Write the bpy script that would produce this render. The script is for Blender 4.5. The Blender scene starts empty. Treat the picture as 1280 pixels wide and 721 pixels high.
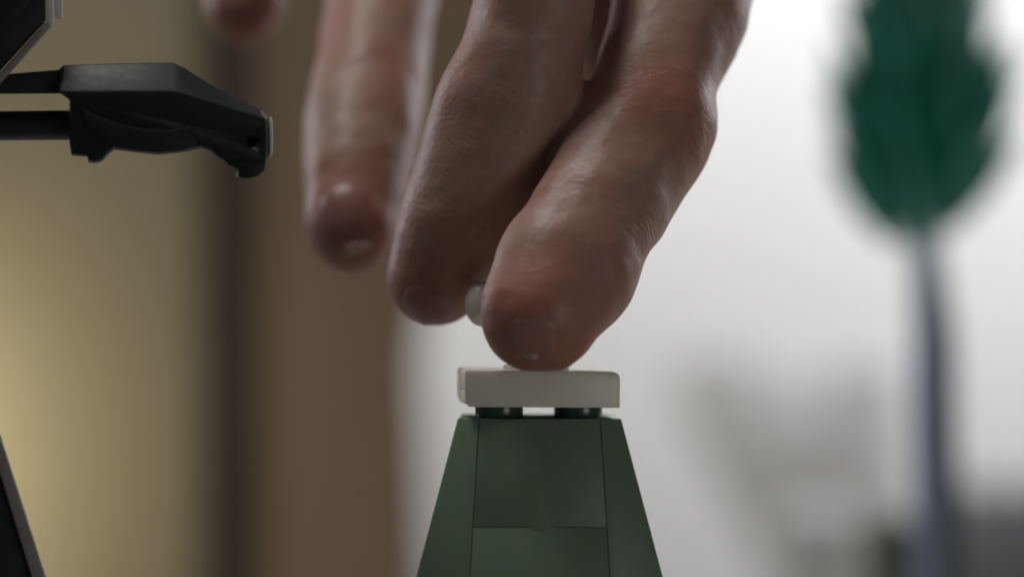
import bpy, bmesh, math, random
from mathutils import Vector, Matrix, noise as mnoise
random.seed(7)
MM = 0.001
scene = bpy.context.scene
col = scene.collection

# ------------------------------------------------------------------ camera
D = 400.0                       # mm from the lens to the plane in focus
PPM = 12.55                     # photograph pixels per mm in that plane
cam = bpy.data.cameras.new("camera")
cam_o = bpy.data.objects.new("camera", cam); col.objects.link(cam_o)
cam_o.location = (0, -D * MM, 0)
cam_o.rotation_euler = (math.radians(90), 0, 0)
cam.sensor_width = 36
cam.lens = 36 * D / (1280 / PPM)
cam.clip_start = 0.01; cam.clip_end = 20
cam.dof.use_dof = True
cam.dof.focus_distance = (D + 4) * MM
cam.dof.aperture_fstop = cam.lens / 16.0
cam.dof.aperture_blades = 0
scene.camera = cam_o

# ------------------------------------------------------------------ world and lamps (indoors: no sky, no sun)
w = bpy.data.worlds.new("World"); scene.world = w; w.use_nodes = True
bg = w.node_tree.nodes["Background"]
bg.inputs[0].default_value = (1.0, 0.99, 0.97, 1); bg.inputs[1].default_value = 0.045

def area(name, loc, target, size, power, color):
    l = bpy.data.lights.new(name, 'AREA'); l.shape = 'RECTANGLE'
    l.size, l.size_y = size[0] * MM, size[1] * MM
    l.energy = power; l.color = color
    o = bpy.data.objects.new(name, l); col.objects.link(o)
    o.location = Vector(loc) * MM
    o.rotation_euler = (Vector(target) - Vector(loc)).to_track_quat('-Z', 'Y').to_euler()
    return o
area('backdrop_lamp', (120, 400, 340), (90, 520, 20), (320, 100), 2.7, (0.97, 0.985, 1.0))
area('side_fill', (480, 400, 170), (150, 520, 40), (160, 200), 1.2, (0.94, 0.97, 1.0))  # added fill from the right to even out the wall, source unseen
area('warm_fill', (-112, 316, -38), (-104, 342, -38), (12, 70), 0.031, (1.0, 0.94, 0.74))  # unseen strip added close to the cream panel to shape its glow
area('key_lamp', (-105, 0, 300), (0, 10, 10), (90, 90), 0.46, (1.0, 0.975, 0.95))
area('rim_lamp', (-240, 190, 80), (-5, 15, 12), (70, 110), 0.19, (0.84, 0.90, 1.0))
area('low_front_fill', (210, -270, -45), (0, 60, -22), (140, 90), 0.145, (1.0, 0.985, 0.94))  # added fill that brightens the fronts of plate and tower, source unseen

scene.view_settings.view_transform = 'Standard'
scene.view_settings.look = 'None'
scene.view_settings.exposure = 0.0
scene.view_settings.gamma = 1.0
scene.view_settings.use_curve_mapping = False

# ------------------------------------------------------------------ helpers
def P(px, py, Y=0.0):
    """photograph pixel at depth Y (mm behind the plane in focus) -> mm"""
    s = (D + Y) / D
    return Vector(((px - 640) / PPM * s, Y, (360.5 - py) / PPM * s))

def rgb(r, g, b): return (r, g, b, 1)

def mat(name, base, rough=0.5, noise=None, bump=None, sss=0.0, sss_scale=1.5, spec=0.5, coat=0.0, metallic=0.0, rough_var=0.0):
    """noise = (scale per m, second colour, contrast); bump = list of (scale, strength, distance mm)"""
    m = bpy.data.materials.new(name); m.use_nodes = True
    nt = m.node_tree; b = nt.nodes['Principled BSDF']
    b.inputs['Base Color'].default_value = rgb(*base)
    b.inputs['Roughness'].default_value = rough
    b.inputs['Specular IOR Level'].default_value = spec
    b.inputs['Metallic'].default_value = metallic
    b.inputs['Coat Weight'].default_value = coat
    if sss:
        b.inputs['Subsurface Weight'].default_value = sss
        b.inputs['Subsurface Radius'].default_value = (1.0, 0.35, 0.2)
        b.inputs['Subsurface Scale'].default_value = sss_scale * MM
    tc = nt.nodes.new('ShaderNodeTexCoord')
    if noise:
        n = nt.nodes.new('ShaderNodeTexNoise'); n.inputs['Scale'].default_value = noise[0]
        n.inputs['Detail'].default_value = 5
        nt.links.new(tc.outputs['Object'], n.inputs['Vector'])
        r = nt.nodes.new('ShaderNodeValToRGB')
        r.color_ramp.elements[0].position = 0.5 - noise[2]; r.color_ramp.elements[1].position = 0.5 + noise[2]
        r.color_ramp.elements[0].color = rgb(*base); r.color_ramp.elements[1].color = rgb(*noise[1])
        nt.links.new(n.outputs['Fac'], r.inputs['Fac'])
        nt.links.new(r.outputs['Color'], b.inputs['Base Color'])
    if rough_var:
        n = nt.nodes.new('ShaderNodeTexNoise'); n.inputs['Scale'].default_value = 900
        n.inputs['Detail'].default_value = 6
        nt.links.new(tc.outputs['Object'], n.inputs['Vector'])
        mr = nt.nodes.new('ShaderNodeMapRange')
        mr.inputs['To Min'].default_value = rough - rough_var; mr.inputs['To Max'].default_value = rough + rough_var
        nt.links.new(n.outputs['Fac'], mr.inputs['Value']); nt.links.new(mr.outputs['Result'], b.inputs['Roughness'])
    prev = None
    for sc, st, dist in (bump or []):
        n = nt.nodes.new('ShaderNodeTexNoise'); n.inputs['Scale'].default_value = sc; n.inputs['Detail'].default_value = 4
        nt.links.new(tc.outputs['Object'], n.inputs['Vector'])
        bp = nt.nodes.new('ShaderNodeBump'); bp.inputs['Strength'].default_value = st
        bp.inputs['Distance'].default_value = dist * MM
        nt.links.new(n.outputs['Fac'], bp.inputs['Height'])
        if prev: nt.links.new(prev.outputs['Normal'], bp.inputs['Normal'])
        prev = bp
    if prev: nt.links.new(prev.outputs['Normal'], b.inputs['Normal'])
    return m

M = {}
M['white_plastic'] = mat('white_plastic', (0.76, 0.74, 0.66), 0.35, (300, (0.70, 0.68, 0.60), 0.3), [(2500, 0.10, 0.02), (250, 0.10, 0.05)], sss=0.15, sss_scale=0.8, rough_var=0.10)
M['green_plastic'] = mat('green_plastic', (0.128, 0.198, 0.142), 0.45, (220, (0.142, 0.203, 0.124), 0.25), [(3000, 0.14, 0.02), (200, 0.2, 0.10)], rough_var=0.16)
M['stud_green'] = mat('stud_green', (0.030, 0.085, 0.065), 0.25, None, [(2500, 0.06, 0.02)])
M['black_plastic'] = mat('black_plastic', (0.010, 0.015, 0.017), 0.5, (260, (0.014, 0.018, 0.018), 0.3), [(2500, 0.12, 0.02)], rough_var=0.1, spec=0.3)
M['hole_black'] = mat('hole_black', (0.004, 0.004, 0.004), 0.9)
M['grey_plastic'] = mat('grey_plastic', (0.30, 0.29, 0.28), 0.4, (400, (0.25, 0.24, 0.235), 0.3), [(2500, 0.12, 0.02)], rough_var=0.1)
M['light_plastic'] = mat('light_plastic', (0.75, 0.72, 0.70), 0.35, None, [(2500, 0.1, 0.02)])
M['plant_green'] = mat('plant_green', (0.025, 0.32, 0.235), 0.42, (90, (0.03, 0.27, 0.19), 0.3), [(900, 0.2, 0.05)])
M['trunk_blue'] = mat('trunk_blue', (0.36, 0.46, 0.68), 0.35, None, [(900, 0.1, 0.05)])
M['stem_shade'] = mat('stem_shade', (0.012, 0.030, 0.024), 0.35, None, [(900, 0.1, 0.05)])
M['wall_white'] = mat('wall_white', (0.86, 0.86, 0.855), 0.8, (14, (0.82, 0.82, 0.82), 0.3), [(500, 0.15, 0.1)])
M['wall_cream'] = mat('wall_cream', (0.335, 0.28, 0.175), 0.75, (16, (0.295, 0.245, 0.15), 0.3), [(400, 0.2, 0.2)])
M['wood_brown'] = mat('wood_brown', (0.25, 0.175, 0.112), 0.55, (18, (0.195, 0.134, 0.087), 0.3), [(200, 0.2, 0.2)])
M['wood_dark'] = mat('wood_dark', (0.022, 0.014, 0.011), 0.6, (18, (0.018, 0.012, 0.009), 0.3), [(200, 0.2, 0.2)])
M['table'] = mat('table', (0.20, 0.185, 0.165), 0.6, (25, (0.16, 0.145, 0.13), 0.3), [(400, 0.2, 0.1)])
M['grey_block'] = mat('grey_block', (0.70, 0.715, 0.72), 0.5, (40, (0.64, 0.655, 0.66), 0.3), [(600, 0.1, 0.05)])
M['pale_block'] = mat('pale_block', (0.62, 0.66, 0.64), 0.5, (40, (0.58, 0.62, 0.60), 0.3), [(600, 0.1, 0.05)])
M['slate_block'] = mat('slate_block', (0.20, 0.212, 0.22), 0.5, (40, (0.06, 0.065, 0.07), 0.3), [(600, 0.1, 0.05)])
M['green_block'] = mat('green_block', (0.10, 0.12, 0.085), 0.5, (40, (0.085, 0.105, 0.07), 0.3), [(600, 0.1, 0.05)])

def link(name, mesh, m=None, parent=None):
    o = bpy.data.objects.new(name, mesh); col.objects.link(o)
    if m: mesh.materials.append(M[m] if isinstance(m, str) else m)
    if parent: 
        o.parent = parent
        o.matrix_parent_inverse = parent.matrix_world.inverted() if False else Matrix.Translation(-parent.location)
    return o

def tag(o, label=None, cat=None, group=None, kind=None):
    if label: o['label'] = label
    if cat: o['category'] = cat
    if group: o['group'] = group
    if kind: o['kind'] = kind
    return o

def empty(name, loc):
    o = bpy.data.objects.new(name, None); col.objects.link(o)
    o.location = Vector(loc) * MM; o.empty_display_size = 0.005
    return o

def finish(bm, bevel=0.0, seg=2, smooth=True, angle=35):
    bmesh.ops.remove_doubles(bm, verts=bm.verts, dist=1e-5)
    bmesh.ops.recalc_face_normals(bm, faces=bm.faces)
    if bevel:
        es = [e for e in bm.edges if len(e.link_faces) == 2 and e.calc_face_angle(0) > math.radians(15)]
        bmesh.ops.bevel(bm, geom=es, offset=bevel, segments=seg, affect='EDGES', profile=0.5, clamp_overlap=True)
    bmesh.ops.scale(bm, vec=(MM, MM, MM), verts=bm.verts)
    me = bpy.data.meshes.new('m'); bm.to_mesh(me); bm.free()
    if smooth:
        for p in me.polygons: p.use_smooth = True
        me.set_sharp_from_angle(angle=math.radians(angle))
    return me

def hull(name, pts, m, parent=None, bevel=0.0, seg=2):
    bm = bmesh.new()
    for p in pts: bm.verts.new(p)
    r = bmesh.ops.convex_hull(bm, input=bm.verts)
    bmesh.ops.dissolve_limit(bm, angle_limit=math.radians(1), verts=bm.verts, edges=bm.edges)
    return link(name, finish(bm, bevel, seg), m, parent)

def box_pts(x0, x1, y0, y1, z0, z1):
    return [Vector((x, y, z)) for x in (x0, x1) for y in (y0, y1) for z in (z0, z1)]

def layers(name, rings, m, parent=None, bevel=0.0, seg=2, caps=True):
    """rings of equal vertex count joined one after another"""
    bm = bmesh.new()
    R = [[bm.verts.new(p) for p in r] for r in rings]
    n = len(R[0])
    for a, b in zip(R, R[1:]):
        for i in range(n): bm.faces.new((a[i], a[(i + 1) % n], b[(i + 1) % n], b[i]))
    if caps:
        bm.faces.new(R[0][::-1]); bm.faces.new(R[-1])
    return link(name, finish(bm, bevel, seg), m, parent)

def cyl(name, base, r, h, m, parent=None, seg=40, bevel=0.15, axis='Z', hollow=0):
    rings = []
    prof = [(r, 0), (r, h - bevel), (r - bevel * .3, h - bevel * .3), (r - bevel, h)]
    if bevel: prof = [(r - bevel, 0), (r - bevel * .3, bevel * .3), (r, bevel)] + prof[1:]
    for rr, zz in prof:
        ring = []
        for i in range(seg):
            a = 2 * math.pi * i / seg
            v = Vector((rr * math.cos(a), rr * math.sin(a), zz))
            if axis == 'X': v = Vector((v.z, v.x, v.y))
            if axis == 'Y': v = Vector((v.x, v.z, v.y))
            ring.append(Vector(base) + v)
        rings.append(ring)
    return layers(name, rings, m, parent)

# ------------------------------------------------------------------ setting: table, walls behind
TABLE_Z = -70.6
def sheet(name, x0, x1, y0, y1, z0, z1, m, kind='structure'):
    o = hull(name, box_pts(x0, x1, y0, y1, z0, z1), m, None, 1.0)
    return tag(o, kind=kind)
t = sheet('table_top', -700, 700, -330, 438, TABLE_Z - 20, TABLE_Z, 'table')
wb = sheet('wall_back', -700, 700, 520, 540, -400, 600, 'wall_white')

def upright(name, xl, xr, Y0, Y1, m, z0=-300, z1=420, bevel=0.8, depth=8):
    """a tall panel whose front runs from (xl, Y0) to (xr, Y1)"""
    d = Vector((xr - xl, Y1 - Y0, 0)).normalized(); n = Vector((-d.y, d.x, 0)) * depth
    pts = []
    for x, y in ((xl, Y0), (xr, Y1)):
        for z in (z0, z1):
            pts += [Vector((x, y, z)), Vector((x, y, z)) + n]
    return hull(name, pts, m, None, bevel)

# cream panel at the left, turned a little; brown board with dark edge
def X(px, Y): return P(px, 0, Y).x
cream = upright('wall_side', -520, X(252, 352), 330, 352, 'wall_cream'); tag(cream, kind='structure')
board = empty('wooden_board', (X(390, 345), 345, TABLE_Z))
bpoly = [(X(305, 345), TABLE_Z), (X(538, 345), TABLE_Z), (X(524, 345), P(0, 450, 345).z), (X(534, 345), P(0, 380, 345).z), (X(600, 345), P(0, 290, 345).z), (X(690, 345), P(0, 60, 345).z), (X(700, 345), 380), (X(305, 345), 380)]
bl = layers('panel', [[Vector((x, y, z)) for x, z in bpoly] for y in (345, 357)], 'wood_brown', board, 1.0)
be = hull('edge_strip', box_pts(X(250, 342), X(305, 342) - 0.4, 342, 359, TABLE_Z, 402), 'wood_dark', board, 1.0)
tag(board, 'brown wooden board with a dark edge strip standing before the white wall', 'board')

# blurred blocks far behind on the table
def block(name, pts, m, label, cat, studs=None):
    e = empty(name, (sum(p.x for p in pts) / len(pts), sum(p.y for p in pts) / len(pts), TABLE_Z))
    hull('body', pts, m, e, 0.5)
    for (x, y, z) in (studs or []): cyl('stud', (x, y, z), 2.4, 1.7, m, e, 20)
    tag(e, label, cat)
    return e
Y = 300
a, b = P(978, 0, Y).x, P(1075, 0, Y).x; zt = P(0, 648, Y).z
block('pale_brick', box_pts(a, b, Y, Y + 16, TABLE_Z, zt), 'pale_block', 'small pale grey brick standing between the slanted slab and the tree stem', 'brick',
      [(a + 4, Y + 4, zt), (a + 4, Y + 12, zt), (b - 4, Y + 4, zt), (b - 4, Y + 12, zt)])
Y = 400
a, b = P(1035, 0, Y).x, P(1130, 0, Y).x; zt = P(0, 452, Y).z
block('grey_brick', box_pts(a, b, Y, Y + 16, TABLE_Z, zt), 'grey_block', 'tall grey brick column standing behind the small pale brick', 'brick',
      [(a + 4, Y + 4, zt), (b - 4, Y + 4, zt)])
Y = 418
pts = []
for p in (P(850, 445, Y), P(905, 425, Y), P(1045, 468, Y), Vector((P(1045, 0, Y).x, Y, TABLE_Z)), Vector((P(1000, 0, Y).x, Y, TABLE_Z)), P(850, 505, Y)):
    pts += [p, p + Vector((0, 8, 0))]
block('slanted_slab', pts, 'grey_block', 'grey slanted slab standing before the white wall', 'plate')  # plain slab giving a grey diagonal band
Y = 410
a, b = P(1185, 0, Y).x, P(1420, 0, Y).x; zt = P(0, 612, Y).z
block('slate_brick', box_pts(a, b, Y, Y + 22, TABLE_Z, zt), 'slate_block', 'wide dark slate brick standing low beyond the tree stem', 'brick',
      [(a + 6 + 8 * i, Y + 6, zt) for i in range(4)])
Y = 230
a, b = P(1090, 0, Y).x, P(1150, 0, Y).x; zt = P(0, 655, Y).z
block('moss_brick', box_pts(a, b, Y, Y + 16, TABLE_Z, zt), 'green_block', 'small moss green brick beside the foot of the tree stem', 'brick',
      [((a + b) / 2, Y + 4, zt), ((a + b) / 2, Y + 12, zt)])

# ------------------------------------------------------------------ toy tree, out of focus at the right
TY = 185.0
base = P(1160, 360, TY)
tree = empty('toy_tree', (base.x, TY, TABLE_Z))
def tube(name, path, m, parent, seg=16):
    rings = []
    for i, (p, r) in enumerate(path):
        p = Vector(p)
        t = (Vector(path[min(i + 1, len(path) - 1)][0]) - Vector(path[max(i - 1, 0)][0])).normalized()
        u = t.cross(Vector((0, 1, 0)));  u = u.normalized() if u.length > 1e-3 else Vector((1, 0, 0))
        v = t.cross(u).normalized()
        rings.append([p + (u * math.cos(2 * math.pi * k / seg) + v * math.sin(2 * math.pi * k / seg)) * r for k in range(seg)])
    return layers(name, rings, m, parent)
tube('trunk', [((base.x, TY, TABLE_Z), 2.0), (P(1160, 600, TY), 2.0), (P(1157, 420, TY), 2.0), (P(1153, 290, TY), 1.9), (P(1150, 120, TY), 1.6)], 'trunk_blue', tree)
tube('stem', [((base.x + 3.6, TY + 1, TABLE_Z), 1.7), (P(1185, 600, TY + 1), 1.7), (P(1181, 420, TY + 1), 1.6), (P(1163, 285, TY + 1), 1.1), (P(1158, 200, TY), 1.0)], 'stem_shade', tree)  # dark strip standing in for the trunk's shaded right side
def blade(root, tip, width, lean, m='plant_green'):
    """a thick toy leaf: broad blade with a raised midrib and notched pointed end"""
    root, tip = Vector(root), Vector(tip)
    t = (tip - root); L = t.length; t.normalize()
    out = Vector(lean).normalized()
    s = t.cross(out).normalized(); n = s.cross(t).normalized()
    prof = [(0, .28), (.18, .62), (.38, .92), (.55, 1.0), (.72, .84), (.86, .5), (1.0, .06)]
    rings = []
    for f, wd in prof:
        c = root + t * L * f + n * (L * .16 * math.sin(f * math.pi * .9))
        h = width * wd / 2
        rings.append([c - s * h - n * .3, c - s * h * .45 + n * .1, c + n * .9, c + s * h * .45 + n * .1, c + s * h - n * .3,
                      c + s * h * .45 - n * .9, c - n * .3, c - s * h * .45 - n * .9])
    return layers('leaf', rings, m, tree)
TOP = P(1150, 285, TY)
rnd = random.Random(3)
def leafpx(x0, y0, x1, y1, wpx, dy0=0, dy1=0):
    blade(P(x0, y0, TY + dy0), P(x1, y1, TY + dy1), wpx / PPM * (D + TY) / D, (0.15 * (x1 - x0) / 100, -1 if dy1 <= 0 else 1, 0.2))
jit = lambda a: rnd.uniform(-a, a)
for ry, spread, rise, n in ((296, 136, 140, 28), (255, 150, 165, 30), (200, 128, 175, 26), (140, 104, 180, 22), (70, 94, 180, 16), (0, 80, 170, 14)):
    for k in range(n):
        q = 2 * math.pi * (k + jit(.4)) / n
        dx = math.cos(q) * spread * rnd.uniform(.70, 1.05); dep = math.sin(q) * 14.0 * rnd.uniform(.7, 1.05)
        ry_ = ry + jit(20)
        ty = ry_ - rise * (1.25 - .42 * abs(dx) / spread) * rnd.uniform(.8, 1.15)
        leafpx(1150 + dx * .34, ry_ - abs(dx) * .10, 1150 + dx, ty, rnd.uniform(20, 32), dep * .15, dep)
tag(tree, 'dark green toy tree with upright leaf blades on a slim blue stem', 'toy tree')

# ------------------------------------------------------------------ green tower
cx = P(674.5, 0).x; ZT = P(0, 523.5).z; H = 28.8; SL = 0.263
tower = empty('toy_tower', (cx, 8, TABLE_Z))
def tp(u, h, y):                       # point on the tower: u sideways, h below the top, y depth
    return Vector((cx + u, y, ZT - h))
YB = 16.0
def fy(h): return -SL * h * 0.55 + 0.0    # front face leans out below
def pw(h): return 6.05 + 0.058 * h        # half-width of the middle panel
def ow(h): return 8.15 + SL * h           # half-width of the outline
def oy(h): return fy(h) + 0.7 + 0.10 * h
g = 0.05
# inner body sits just behind the panels so that the joints read as grooves
pts = []
for h in (0.35, H - .02):
    k = 0.14
    pts += [tp(-pw(h), h, fy(h) + k), tp(pw(h), h, fy(h) + k), tp(-ow(h) + k, h, oy(h) + k), tp(ow(h) - k, h, oy(h) + k),
            tp(-ow(h) + .02, h, oy(h) + 1.3), tp(ow(h) - .02, h, oy(h) + 1.3),
            tp(-ow(h), h, YB + SL * h * .6), tp(ow(h), h, YB + SL * h * .6)]
hull('body', pts, 'green_plastic', tower, 0.12)
def panel(name, h0, h1, ua0, ub0, ua1, ub1, ya0, yb0, ya1, yb1, th=1.1, m='green_plastic'):
    q = [tp(ua0, h0, ya0), tp(ub0, h0, yb0), tp(ub1, h1, yb1), tp(ua1, h1, ya1)]
    pts = q + [p + Vector((0, th, 0)) for p in q]
    return hull(name, pts, m, tower, 0.10, 2)
HS = (655 - 521) / PPM
panel('front_panel', 0, HS - g / 2, -pw(0) + g, pw(0) - g, -pw(HS) + g, pw(HS) - g, fy(0), fy(0), fy(HS), fy(HS))
panel('front_panel', HS + g / 2, H, -pw(HS) + g, pw(HS) - g, -pw(H) + g, pw(H) - g, fy(HS), fy(HS), fy(H), fy(H))
for s in (-1, 1):
    panel('corner_slope', 0.0, H, s * pw(0), s * (ow(0) - .0), s * pw(H), s * ow(H), fy(0) - .04, oy(0), fy(H) - .04, oy(H), th=1.3)
# top slab carrying the studs
slab_o = hull('top_slab', box_pts(cx - 8.0, cx + 8.0, 1.4, YB, ZT - .5, ZT + .04), 'green_plastic', tower, 0.06)
# faint moulded ridge, spear shaped, in the middle of the front
def ridge(pts, lift):
    rings = []
    for k, sc in ((0.06, 1.0), (-lift, 0.45)):
        c = Vector((sum(p[0] for p in pts) / len(pts), sum(p[1] for p in pts) / len(pts)))
        r = []
        for x, y in pts:
            q = c + (Vector((x, y)) - c) * (1.0 if sc == 1 else .8)
            p = P(q.x, q.y); h = ZT - p.z
            r.append(Vector((p.x, fy(h) + k, p.z)))
        rings.append(r)
    return layers('moulded_ridge', rings, 'green_plastic', tower, 0.02)
ridge([(674, 575), (678, 620), (684, 640), (694, 662), (676, 668), (660, 662), (668, 640), (672, 620)], 0.03)
for dx in (-4.0, 4.0):
    for dy in (4.0, 12.0):
        cyl('stud', (cx + dx - .05, dy, ZT + .05), 2.4, 1.75, 'stud_green', slab_o, 48, 0.12)
nb = 3; bh = (ZT - H - TABLE_Z - .04) / nb
for i in range(nb):
    zb, hh = TABLE_Z + .02 + i * bh, bh - .03
    bw = ow(H) + .05
    hull('base_brick', box_pts(cx - bw, cx + bw, fy(H) - .1, YB + SL * H * .6 + .1, zb, zb + hh), 'green_plastic', tower, 0.15)
tag(tower, 'dark green tapering toy tower with panelled front and two studs under a white plate', 'toy tower')

# ------------------------------------------------------------------ white plate, half pressed on
PZ0 = P(0, 509).z; PT = P(0, 463.5).z
plate = empty('white_plate', (cx, 8, PZ0))
def plate_outline():
    o = []
    x0, x1, z0, z1 = -7.75, 7.75, 0, PT - PZ0
    o += [(x0 + .45, z0), (x1 - .08, z0), (x1, z0 + .08)]
    for k in range(7):
        a = math.pi / 2 * k / 6
        o.append((x1 - .75 + .75 * math.cos(a), z1 - .75 + .75 * math.sin(a)))
    o += [(x0 + .2, z1), (x0 + .05, z1 - .1), (x0, z1 - .3), (x0 + .02, z0 + .75), (x0 + .12, z0 + .4)]
    return o
yaw = Matrix.Rotation(math.radians(3.4), 4, 'Z'); tilt = Matrix.Rotation(math.radians(0.5), 4, 'Y')
def pl(v): return yaw @ tilt @ Vector(v) + Vector((cx - .2, 8, PZ0))
out = plate_outline()
top = [[pl((x, y, max(z, 1.2))) for x, z in out] for y in (-8, 8)]
# roof of the plate, then four walls so that the underside is hollow over the studs
rings = [[pl((x * (1 if abs(y) < 7.9 else .994), y, z if z > 1.55 else 1.55)) for x, z in out] for y in (-8, -7.88, 7.88, 8)]
bm = bmesh.new()
o2 = [(x, z) for x, z in out if z > 1.6]
o2 = [(-7.74, 1.6)] + [(x, z) for x, z in o2[::1]] 
o2 = sorted(o2, key=lambda q: math.atan2(q[1] - 2.4, q[0]))
o2 = [(7.75, 1.6)] + [q for q in o2 if q != (-7.74, 1.6)] + [(-7.74, 1.6)]
layers('plate_top', [[pl((x, y, z)) for x, z in o2] for y in (-8, 8)], 'white_plastic', plate, 0.10, 2)
front = [(x, z) for x, z in out]
layers('plate_front', [[pl((x, y, z)) for x, z in out] for y in (-8.02, -7.0)], 'white_plastic', plate, 0.10, 2)
layers('plate_rear', [[pl((x, y, z)) for x, z in out] for y in (7.0, 8.02)], 'white_plastic', plate, 0.10, 2)
for s in (-1, 1):
    hull('plate_side', [pl(p) for p in box_pts(min(s * 7.7, s * 6.9), max(s * 7.7, s * 6.9), -6.98, 6.98, 0.3, 1.58)], 'white_plastic', plate, 0.05)
tag(plate, 'white plastic plate being pressed onto the studs of the green tower', 'plate')

# white round piece pinched between the fingertips
ptop = PT + 0.03
piece = empty('white_piece', (cx, 9.2, ptop))
def lathe(name, prof, m, parent, seg=36):
    return layers(name, [[Vector((c[0] + r * math.cos(2 * math.pi * k / seg), c[1] + r * math.sin(2 * math.pi * k / seg), c[2])) for k in range(seg)] for c, r in prof], m, parent)
lathe('round_base', [((cx, 9.2, ptop), 3.1), ((cx, 9.2, ptop + .1), 3.2), ((cx, 9.2, ptop + 1.9), 3.2), ((cx, 9.2, ptop + 2.05), 3.05), ((cx, 9.2, ptop + 2.1), 2.2)], 'white_plastic', piece)
lathe('flange', [((cx - .6, 8.6, ptop + .0), 3.0), ((cx - .6, 8.6, ptop + .35), 3.0), ((cx - .6, 8.6, ptop + .45), 2.8)], 'white_plastic', piece)
b0 = P(672, 440, 9.5); b1 = P(640, 408, 9.5); b2 = P(602, 380, 9.0)
tube('neck', [(b0 - Vector((0, 0, .6)), 2.2), (b0 + Vector((-.6, 0, .8)), 2.1), (b1, 1.7), (b2 + Vector((1.4, 0, -1.2)), 1.6)], 'white_plastic', piece, 20)
bulb = []
for i in range(11):
    a = -math.pi / 2 + math.pi * i / 10
    bulb.append((b2 + Vector((-.1 * math.sin(a), 0, 2.3 * math.sin(a))), max(1.75 * math.cos(a), .05)))
tube('knob', bulb, 'white_plastic', piece, 24)
tag(piece, 'small white round piece pinched between the fingertips above the plate', 'toy piece')

# ------------------------------------------------------------------ black toy model at the left
S3 = 3.005
TX = P(-230, 0).x
model = empty('black_toy_model', (TX, 4, TABLE_Z))
outl = [(222, 262, 80), (238, 246, 98), (480, 238, 104), (650, 236, 106), (692, 256, 96), (800, 322, 62), (900, 372, 44), (978, 411, 26), (1006, 440, 8),
        (1012, 500, 0), (1011, 578, 0), (1000, 600, 0), (830, 597, 0), (790, 568, -6), (755, 558, -8), (700, 570, -10), (600, 582, -10), (520, 574, -10), (430, 562, -10),
        (405, 582, -8), (384, 606, -8), (358, 614, -8), (332, 610, -8), (330, 590, -6), (270, 585, -6), (262, 545, 0), (262, 375, 0), (226, 350, 0)]
def zp(x, y, Y): return P(x / S3, y / S3, Y)
ins = lambda x: x - 8 if x > 1000 else x
rings = [[zp(ins(x), y + d, -3.6) for x, y, d in outl], [zp(x, y, -1.2) for x, y, d in outl], [zp(x, y, 3.2) for x, y, d in outl], [zp(ins(x), y + d, 5.6) for x, y, d in outl]]
head = layers('head', rings, 'black_plastic', model, 0.22, 2)
cut = cyl('cut', zp(940, 531, -6), 0.55, 4.0, 'hole_black', None, 20, 0, 'Y')
md = head.modifiers.new('b', 'BOOLEAN'); md.object = cut; md.operation = 'DIFFERENCE'; md.solver = 'EXACT'
bpy.context.view_layer.update()
dg = bpy.context.evaluated_depsgraph_get()
nm = bpy.data.meshes.new_from_object(head.evaluated_get(dg)); head.modifiers.clear(); head.data = nm
bpy.data.objects.remove(cut)
head['label'] = 'hooked head with a small round eye hole'
# rounded belly lobe, slightly proud of the head
bel = [(300, 400), (360, 432), (440, 462), (540, 484), (640, 488), (720, 470), (745, 545), (700, 566), (600, 578), (520, 570), (430, 558), (395, 540), (320, 480)]
layers('belly', [[zp(x, y, -3.2) for x, y in bel], [zp(520 + (x - 520) * .97, 530 + (y - 530) * .93, -3.95) for x, y in bel]], 'black_plastic', model, 0.12)
# hooked lower jaw
jaw = [(832, 594), (1000, 596), (994, 640), (966, 664), (925, 673), (903, 668), (890, 662), (897, 640), (882, 632), (860, 622)]
jaw_o = layers('jaw', [[zp(x, y, -2.4) for x, y in jaw], [zp(x, y, 4.2) for x, y in jaw]], 'black_plastic', model, 0.15)
hull('tip_glint', [P(x, y, d) for x, y in ((336.6, 150), (338.5, 145.5), (340.8, 152), (341.4, 170), (341, 188), (339.5, 196), (336.8, 194)) for d in (-2.2, 3.0)], 'light_plastic', head, 0.12)  # pale strip standing in for the glint on the head's end
hull('jaw_glint', [P(x, y, d) for x, y in ((295.2, 220.5), (296.2, 216), (299, 213.8), (299.4, 218), (298.2, 221.2)) for d in (-2.3, 2.0)], 'light_plastic', jaw_o, 0.08)  # pale chip standing in for a small glint on the hook
# two rods running to the body
def rod(name, x0, x1, ya, yb, yc, yd, Y0, Y1, m):
    r = []
    n = 20
    for x, y0, y1 in ((x0, ya, yb), (x1, yc, yd)):
        c = (P(x, y0, 1) + P(x, y1, 1)) / 2; h = (P(x, y0, 1) - P(x, y1, 1)).length / 2
        r.append([c + Vector((0, math.cos(2 * math.pi * k / n) * (Y1 - Y0) / 2, math.sin(2 * math.pi * k / n) * h)) for k in range(n)])
    return layers(name, r, m, model)
hull('upper_rod', [P(x, y, d) for x, y in ((-215, 112), (-215, 118.5), (0, 95.5), (0, 117.5), (80, 87), (80, 117)) for d in (-1.6, 3.6)], 'black_plastic', model, 0.3)
rod('lower_rod', -215, 95, 141.5, 178, 138, 175, -1.6, 3.6, 'black_plastic')
# body out of the frame to the left, standing on the table
xb0, xb1 = P(-330, 0).x, P(-208, 0).x
hull('body', box_pts(xb0, xb1, -6, 12, TABLE_Z, P(0, -160).z), 'black_plastic', model, 0.4)
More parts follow.
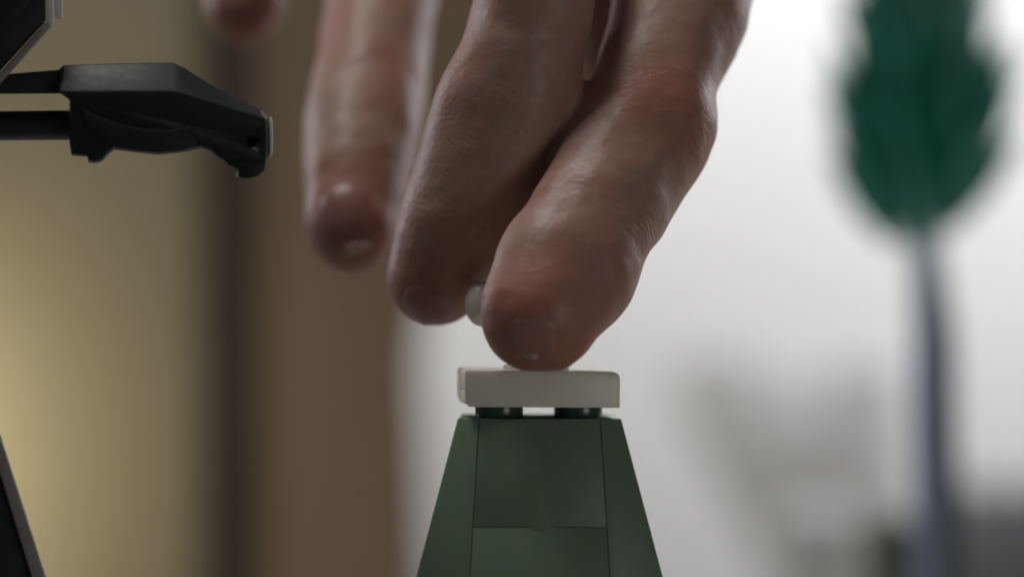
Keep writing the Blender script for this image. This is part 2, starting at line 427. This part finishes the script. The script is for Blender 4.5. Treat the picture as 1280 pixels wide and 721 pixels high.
# upper panel: a black slab at a slant with a grey rim and pale end clips
def slab(name, px, Y0, Y1, m, bev=0.12, parent=None):
    return layers(name, [[P(x, y, Y0) for x, y in px], [P(x, y, Y1) for x, y in px]], m, parent or model, bev)
up_o = slab('upper_panel', [(56, -40), (56.5, 27), (-12, 102), (-225, 102), (-225, -40)], -3.0, 5.0, 'black_plastic', 0.2)
slab('panel_ridge', [(48, -40), (38, 6), (-12, 58), (-60, 58), (-60, -40)], -3.9, -3.05, 'black_plastic', 0.25, up_o)
slab('rim', [(57.2, 28), (64, 34), (8, 96), (-20, 126), (-40, 126), (-11, 103.5)], -3.4, 4.5, 'grey_plastic', 0.12, up_o)
slab('clip', [(57, -40), (66, -40), (67.5, 19), (66.5, 33), (63.5, 32.5), (57.2, 26.5)], -3.2, 3.6, 'light_plastic', 0.12, up_o)
slab('clip', [(58, -40), (78, -40), (78, 22), (74, 25), (66, 18), (58, 10)], 6.0, 14.0, 'light_plastic', 0.12, up_o)
# lower slope: black wedge with a grey rim
low_o = slab('lower_slope', [(3.5, 585), (78, 835), (88, 1115), (-300, 1115), (-300, 590)], -2.5, 6.0, 'black_plastic', 0.2)
slab('slope_rim', [(-18, 490), (1, 545), (58, 721), (96, 845), (84, 862), (73.5, 830), (-1, 588), (-18, 535)], -3.2, 6.6, 'grey_plastic', 0.15, low_o)
tag(model, 'black and grey toy model with two rods carrying a hooked head', 'toy model')

# ------------------------------------------------------------------ the hand
def catmull(p0, p1, p2, p3, t):
    return [0.5 * ((2 * b) + (-a + c) * t + (2 * a - 5 * b + 4 * c - d) * t * t + (-a + 3 * b - 3 * c + d) * t ** 3) for a, b, c, d in zip(p0, p1, p2, p3)]

class Finger:
    """limb swept along a curve; control points (px, py, depth, half-width px, half-depth mm) from the tip back"""
    def __init__(self, ctrl, tip_px, sub=10, seg=40):
        pts = []
        for px, py, Y, hw, hd in ctrl:
            v = P(px, py, Y); s = (D + Y) / D
            pts.append((v.x, v.y, v.z, hw / PPM * s, hd))
        self.C = []
        n = len(pts)
        for i in range(n - 1):
            for k in range(sub):
                self.C.append(catmull(pts[max(i - 1, 0)], pts[i], pts[i + 1], pts[min(i + 2, n - 1)], k / sub))
        self.C.append(list(pts[-1]))
        # rounded tip: from the first centre out to tip_px
        c0 = Vector(self.C[0][:3]); tv = P(*tip_px) - c0
        w0, d0 = self.C[0][3], self.C[0][4]
        cap = []
        for k in range(1, 15):
            a = math.pi / 2 * k / 14
            f = max(math.cos(a), 0.02) ** 0.95
            cap.append([*(c0 + tv * math.sin(a)), w0 * f, d0 * f])
        self.ncap = len(cap)
        self.C = cap[::-1] + self.C
        self.seg = seg
        self.frames = []
        m = len(self.C)
        for i, c in enumerate(self.C):
            t = (Vector(self.C[min(i + 1, m - 1)][:3]) - Vector(self.C[max(i - 1, 0)][:3])).normalized()
            u = t.cross(Vector((0, -1, 0))).normalized()      # sideways
            v = u.cross(t).normalized()                       # towards the back of the finger (the camera)
            if v.y > 0: v = -v
            if u.x < 0: u = -u
            self.frames.append((Vector(c[:3]), u, v, c[3], c[4]))
        # keep the cap frames equal to the first real one
    def surf(self, i, th):
        i = min(max(i, 0), len(self.frames) - 1.001); k = int(i); f = i - k
        r = []
        for c, u, v, w_, d_ in (self.frames[k], self.frames[k + 1]):
            r.append(c + u * math.sin(th) * w_ + v * math.cos(th) * d_)
        return r[0].lerp(r[1], f)
    def rings(self):
        out = []
        for c, u, v, w_, d_ in self.frames:
            r = []
            for k in range(self.seg):
                a = 2 * math.pi * k / self.seg
                p = c + u * math.sin(a) * w_ + v * math.cos(a) * d_
                n = (p - c).normalized() if (p - c).length > 1e-6 else v
                p = p + n * (0.32 * mnoise.noise(p * 0.22) + 0.12 * mnoise.noise(p * 0.6)) * min(1, w_ / 4)
                r.append(p)
            out.append(r)
        return out

F = {}
F['index'] = Finger([(677, 384, -1.2, 79, 5.5), (711, 330, 1.2, 90, 5.9), (737, 282, 3.6, 83, 5.8), (779, 210, 8, 86, 6.2), (808, 150, 11.5, 91, 6.8), (823, 94, 14, 78, 6.5), (852, 2, 19, 88, 6.8),
                     (868, -140, 30, 94, 7.6), (882, -330, 52, 94, 8.2), (870, -530, 80, 105, 10)], (668, 466, -1.5))
F['middle'] = Finger([(545, 340, 15, 63, 5.4), (568, 290, 13.8, 73, 5.8), (598, 222, 12.2, 82, 6.3), (634, 130, 11, 90, 6.8), (660, 40, 10.5, 75, 6.8), (674, -40, 11.5, 80, 7.0),
                      (690, -170, 26, 90, 7.8), (715, -390, 60, 90, 8.4), (725, -590, 92, 104, 10)], (543, 406, 16.0))
F['ring'] = Finger([(440, 270, 33, 60, 5.2), (446, 215, 36, 68, 5.8), (456, 140, 41, 74, 6.4), (470, 50, 48, 69, 6.4), (480, -30, 55, 72, 6.6), (490, -190, 72, 80, 7.4),
                    (545, -380, 92, 84, 8.0), (580, -570, 112, 98, 10)], (441, 338, 30.5))
F['little'] = Finger([(306, -6, 66, 50, 4.8), (308, -80, 70, 55, 5.2), (315, -160, 78, 58, 5.6), (340, -260, 90, 62, 6.2), (400, -390, 108, 70, 7.2), (450, -520, 126, 90, 9)], (304, 51, 64))
F['thumb'] = Finger([(716, 338, 16.5, 66, 5.2), (742, 282, 22, 68, 5.8), (772, 200, 32, 72, 6.6), (782, 110, 38, 88, 7.2), (790, 0, 44, 92, 7.6), (840, -140, 54, 92, 9), (800, -380, 90, 130, 13),
                     (720, -640, 130, 150, 14)], (708, 402, 15.0))
F['palm'] = Finger([(730, -560, 98, 190, 11), (690, -660, 112, 250, 13), (650, -820, 132, 260, 15), (620, -980, 158, 220, 16), (600, -1100, 186, 180, 16), (585, -1250, 225, 190, 19), (570, -1450, 285, 230, 24)], (745, -480, 88), seg=56)
F['palm_outer'] = Finger([(500, -560, 118, 120, 10), (560, -720, 130, 170, 13), (610, -950, 156, 170, 14)], (480, -490, 108))
bm = bmesh.new()
for f in F.values():
    R = [[bm.verts.new(p) for p in r] for r in f.rings()]
    n = f.seg
    for a, b in zip(R, R[1:]):
        for i in range(n): bm.faces.new((a[i], a[(i + 1) % n], b[(i + 1) % n], b[i]))
    bm.faces.new(R[0][::-1]); bm.faces.new(R[-1])
me = finish(bm, 0)

def skin_material():
    m = bpy.data.materials.new('skin'); m.use_nodes = True
    nt = m.node_tree; b = nt.nodes['Principled BSDF']; L = nt.links
    tc = nt.nodes.new('ShaderNodeTexCoord')
    def noise(scale, detail=4, rough=.55):
        n = nt.nodes.new('ShaderNodeTexNoise'); n.inputs['Scale'].default_value = scale; n.inputs['Detail'].default_value = detail
        n.inputs['Roughness'].default_value = rough; L.new(tc.outputs['Object'], n.inputs['Vector']); return n
    n1 = noise(90, 3); r = nt.nodes.new('ShaderNodeValToRGB')
    e = r.color_ramp.elements
    e[0].position = .32; e[0].color = (0.37, 0.25, 0.195, 1); e[1].position = .70; e[1].color = (0.39, 0.19, 0.15, 1)
    L.new(n1.outputs['Fac'], r.inputs['Fac'])
    n2 = noise(700, 5); mx = nt.nodes.new('ShaderNodeMix'); mx.data_type = 'RGBA'; mx.blend_type = 'MULTIPLY'
    mx.inputs['Factor'].default_value = .35
    r2 = nt.nodes.new('ShaderNodeValToRGB'); r2.color_ramp.elements[0].position = .3; r2.color_ramp.elements[0].color = (.72, .62, .6, 1); r2.color_ramp.elements[1].position = .65
    L.new(n2.outputs['Fac'], r2.inputs['Fac']); L.new(r.outputs['Color'], mx.inputs['A']); L.new(r2.outputs['Color'], mx.inputs['B'])
    fl = nt.nodes.new('ShaderNodeAttribute'); fl.attribute_name = 'flush'
    mf = nt.nodes.new('ShaderNodeMix'); mf.data_type = 'RGBA'; mf.blend_type = 'MULTIPLY'; mf.inputs['B'].default_value = (1.0, .66, .62, 1)
    L.new(fl.outputs['Fac'], mf.inputs['Factor']); L.new(mx.outputs['Result'], mf.inputs['A'])
    L.new(mf.outputs['Result'], b.inputs['Base Color'])
    b.inputs['Subsurface Weight'].default_value = .5; b.inputs['Subsurface Radius'].default_value = (1, .35, .2); b.inputs['Subsurface Scale'].default_value = 1.6 * MM
    b.inputs['Specular IOR Level'].default_value = .5
    n3 = noise(500, 4); mr = nt.nodes.new('ShaderNodeMapRange'); mr.inputs['To Min'].default_value = .36; mr.inputs['To Max'].default_value = .64
    L.new(n3.outputs['Fac'], mr.inputs['Value']); L.new(mr.outputs['Result'], b.inputs['Roughness'])
    # fine creases: stretched cells and pores
    vo = nt.nodes.new('ShaderNodeTexVoronoi'); vo.feature = 'DISTANCE_TO_EDGE'; vo.inputs['Scale'].default_value = 900
    mp = nt.nodes.new('ShaderNodeMapping'); mp.inputs['Scale'].default_value = (.6, 1, 1.5)
    L.new(tc.outputs['Object'], mp.inputs['Vector']); L.new(mp.outputs['Vector'], vo.inputs['Vector'])
    b1 = nt.nodes.new('ShaderNodeBump'); b1.inputs['Strength'].default_value = .4; b1.inputs['Distance'].default_value = .06 * MM
    L.new(vo.outputs['Distance'], b1.inputs['Height'])
    n4 = noise(260, 5); b2 = nt.nodes.new('ShaderNodeBump'); b2.inputs['Strength'].default_value = .7; b2.inputs['Distance'].default_value = .35 * MM
    L.new(n4.outputs['Fac'], b2.inputs['Height']); L.new(b1.outputs['Normal'], b2.inputs['Normal'])
    al = nt.nodes.new('ShaderNodeAttribute'); al.attribute_name = 'along'
    jt = nt.nodes.new('ShaderNodeAttribute'); jt.attribute_name = 'joint'
    n5 = noise(230, 3)
    def mth(op, a, b_=None):
        q = nt.nodes.new('ShaderNodeMath'); q.operation = op
        for k, v in enumerate((a, b_)):
            if v is None: continue
            if isinstance(v, (int, float)): q.inputs[k].default_value = v
            else: L.new(v, q.inputs[k])
        return q.outputs[0]
    ph = mth('ADD', mth('MULTIPLY', al.outputs['Fac'], 3.6), mth('MULTIPLY', n5.outputs['Fac'], 17.0))
    sv = mth('POWER', mth('ABSOLUTE', mth('SINE', ph)), 0.45)
    n6 = noise(330, 3); msk = mth('MAXIMUM', mth('MULTIPLY', mth('SUBTRACT', n6.outputs['Fac'], .42), 4.0), 0.0)
    hgt = mth('MULTIPLY', mth('MULTIPLY', sv, jt.outputs['Fac']), mth('MINIMUM', msk, 1.0))
    b3 = nt.nodes.new('ShaderNodeBump'); b3.inputs['Strength'].default_value = .28; b3.inputs['Distance'].default_value = .22 * MM
    L.new(hgt, b3.inputs['Height']); L.new(b2.outputs['Normal'], b3.inputs['Normal'])
    L.new(b3.outputs['Normal'], b.inputs['Normal'])
    return m
M['skin'] = skin_material()
M['nail'] = mat('nail', (0.33, 0.165, 0.145), 0.36, (350, (0.28, 0.125, 0.12), 0.25), [(900, 0.3, 0.08), (250, .3, .2)], sss=0.4)
M['nail_pale'] = mat('nail_pale', (0.36, 0.175, 0.145), 0.46, (500, (0.33, 0.15, 0.13), 0.25), [(900, 0.3, 0.08), (250, .3, .2)], sss=0.4)
M['nail_edge_glint'] = mat('nail_edge_glint', (0.58, 0.47, 0.38), 0.3, (900, (.42, .26, .21), .2), [(600, 0.15, 0.05)], sss=0.3)  # pale free edge of the nail, its highlight put into the colour

hand = link('hand', me, 'skin')
rm = hand.modifiers.new('r', 'REMESH'); rm.mode = 'VOXEL'; rm.voxel_size = 0.38 * MM; rm.use_smooth_shade = True
sm = hand.modifiers.new('s', 'SMOOTH'); sm.iterations = 6; sm.factor = 0.5
bpy.context.view_layer.update()
dg = bpy.context.evaluated_depsgraph_get()
nm = bpy.data.meshes.new_from_object(hand.evaluated_get(dg)); hand.modifiers.clear(); hand.data = nm
for p in nm.polygons: p.use_smooth = True
# redder skin over the knuckles and fingertips
spots = [(P(862, 165, 8), 6.5), (P(675, 420, -4), 8), (P(800, 120, 6), 4), (P(440, 290, 38), 8), (P(310, 30, 64), 8), (P(500, 190, 44), 5), (P(545, 380, 14), 6), (P(760, 350, 14), 7)]
import numpy as np
co = np.empty(len(nm.vertices) * 3, dtype=np.float32); nm.vertices.foreach_get('co', co); co = co.reshape(-1, 3) / MM
# the fingertip flattens where it presses on the plate
flat = (co[:, 2] < PT + .06) & (np.abs(co[:, 0] - cx) < 9)
co[flat, 2] = PT + .06 
nm.vertices.foreach_set('co', (co * MM).ravel())
near = np.where(co[:, 2] < 45)[0]
best = np.full(len(near), 1e9); along = np.zeros(len(co), np.float32); joint = np.zeros(len(co), np.float32)
JOINTS = {'index': ((808, 146, 11.5, 3.4), (737, 284, 3.6, 2.4)), 'middle': ((634, 130, 11, 3.6), (585, 250, 13, 2.0)), 'ring': ((456, 140, 41, 3.5),), 'little': (), 'thumb': ((782, 110, 38, 4),)}
for fn, js in JOINTS.items():
    f = F[fn]; Cc = np.array([list(q[0]) for q in f.frames]); 
    T = np.gradient(Cc, axis=0); T /= np.linalg.norm(T, axis=1)[:, None] + 1e-9
    S_ = np.concatenate([[0], np.cumsum(np.linalg.norm(np.diff(Cc, axis=0), axis=1))])
    for k0 in range(0, len(near), 20000):
        ix = near[k0:k0 + 20000]; d = np.linalg.norm(co[ix][:, None, :] - Cc[None], axis=2); a = d.argmin(1); dm = d[np.arange(len(ix)), a]
        sel = dm < best[k0:k0 + 20000]
        best[k0:k0 + 20000] = np.where(sel, dm, best[k0:k0 + 20000])
        s_val = S_[a] + np.einsum('ij,ij->i', co[ix] - Cc[a], T[a])
        w_val = np.full(len(ix), .12)
        for jx, jy, jd, jw in js:
            p = np.array(P(jx, jy, jd)); sj = S_[np.linalg.norm(Cc - p, axis=1).argmin()]
            w_val = w_val + np.exp(-((s_val - sj) / jw) ** 2)
        along[ix] = np.where(sel, s_val, along[ix]); joint[ix] = np.where(sel, np.minimum(w_val, 1), joint[ix])
nm.attributes.new('along', 'FLOAT', 'POINT').data.foreach_set('value', along)
nm.attributes.new('joint', 'FLOAT', 'POINT').data.foreach_set('value', joint)
fa = nm.attributes.new('flush', 'FLOAT', 'POINT')
vals = []
for v in nm.vertices:
    c = v.co / MM
    vals.append(min(0.8, 0.85 * sum(math.exp(-((c - q).length / r) ** 2) for q, r in spots)) if c.z < 40 else 0.0)
fa.data.foreach_set('value', vals)
tag(hand, 'bare right hand reaching down with its fingertips pressing the white piece onto the tower', 'hand')

def nail(f, i0, i1, th0, half, edge=None, lift=0.16, m='nail'):
    """nail plate on finger f from ring i0 (free edge) to i1 (cuticle), centred on angle th0; its rim sinks into the skin"""
    def build(name, m, s0, s1, t0, t1, up, thick, parent=None):
        nu, nv = 14, 16
        bm = bmesh.new(); G = []
        for iu in range(nu + 1):
            row = []
            tt = t0 + (t1 - t0) * iu / nu
            for iv in range(nv + 1):
                s = s0 + (s1 - s0) * iv / nv
                wid = half * (1 - .22 * max(tt - .5, 0) * 2)
                bow = s * s * .16
                fu = i0 + (i1 - i0) * (tt + bow * (1 - 2 * tt))
                th = th0 + s * wid
                p = f.surf(fu, th); q = f.surf(fu, th + .03); r_ = f.surf(fu + .4, th)
                n = (q - p).cross(r_ - p).normalized()
                c = f.frames[int(min(max(fu, 0), len(f.frames) - 1))][0]
                if n.dot(p - c) < 0: n = -n
                h = up - .55 * max(abs(s) - .55, 0) ** 2 / .2 - .5 * max(tt - .7, 0) ** 2 / .09
                if name == 'nail_edge_glint':
                    e_ = 2 * iv / nv - 1
                    h -= .20 * e_ ** 2 + .16 * (.6 + mnoise.noise(p * 1.6))
                row.append(bm.verts.new(p + n * h))
            G.append(row)
        for a, b in zip(G, G[1:]):
            for k in range(nv): bm.faces.new((a[k], a[k + 1], b[k + 1], b[k]))
        o = link(name, finish(bm, 0), m, parent or hand)
        so = o.modifiers.new('t', 'SOLIDIFY'); so.thickness = thick * MM; so.offset = -1
        return o
    plate_ = build('fingernail', m, -1, 1, 0, 1, lift, .4)
    if edge: build('nail_edge_glint', 'nail_edge_glint', edge[0], edge[1], -.10, .04, lift + .13, .4, plate_)
nail(F['index'], 6.5, 13.5, -0.12, 0.56, (-.6, .5), 0.11, 'nail_pale')
nail(F['middle'], 3.5, 14.5, -0.1, 0.85, (-.8, -.2), 0.08)
nail(F['ring'], 6, 17, -0.10, 0.85, (-.05, .75), 0.07)
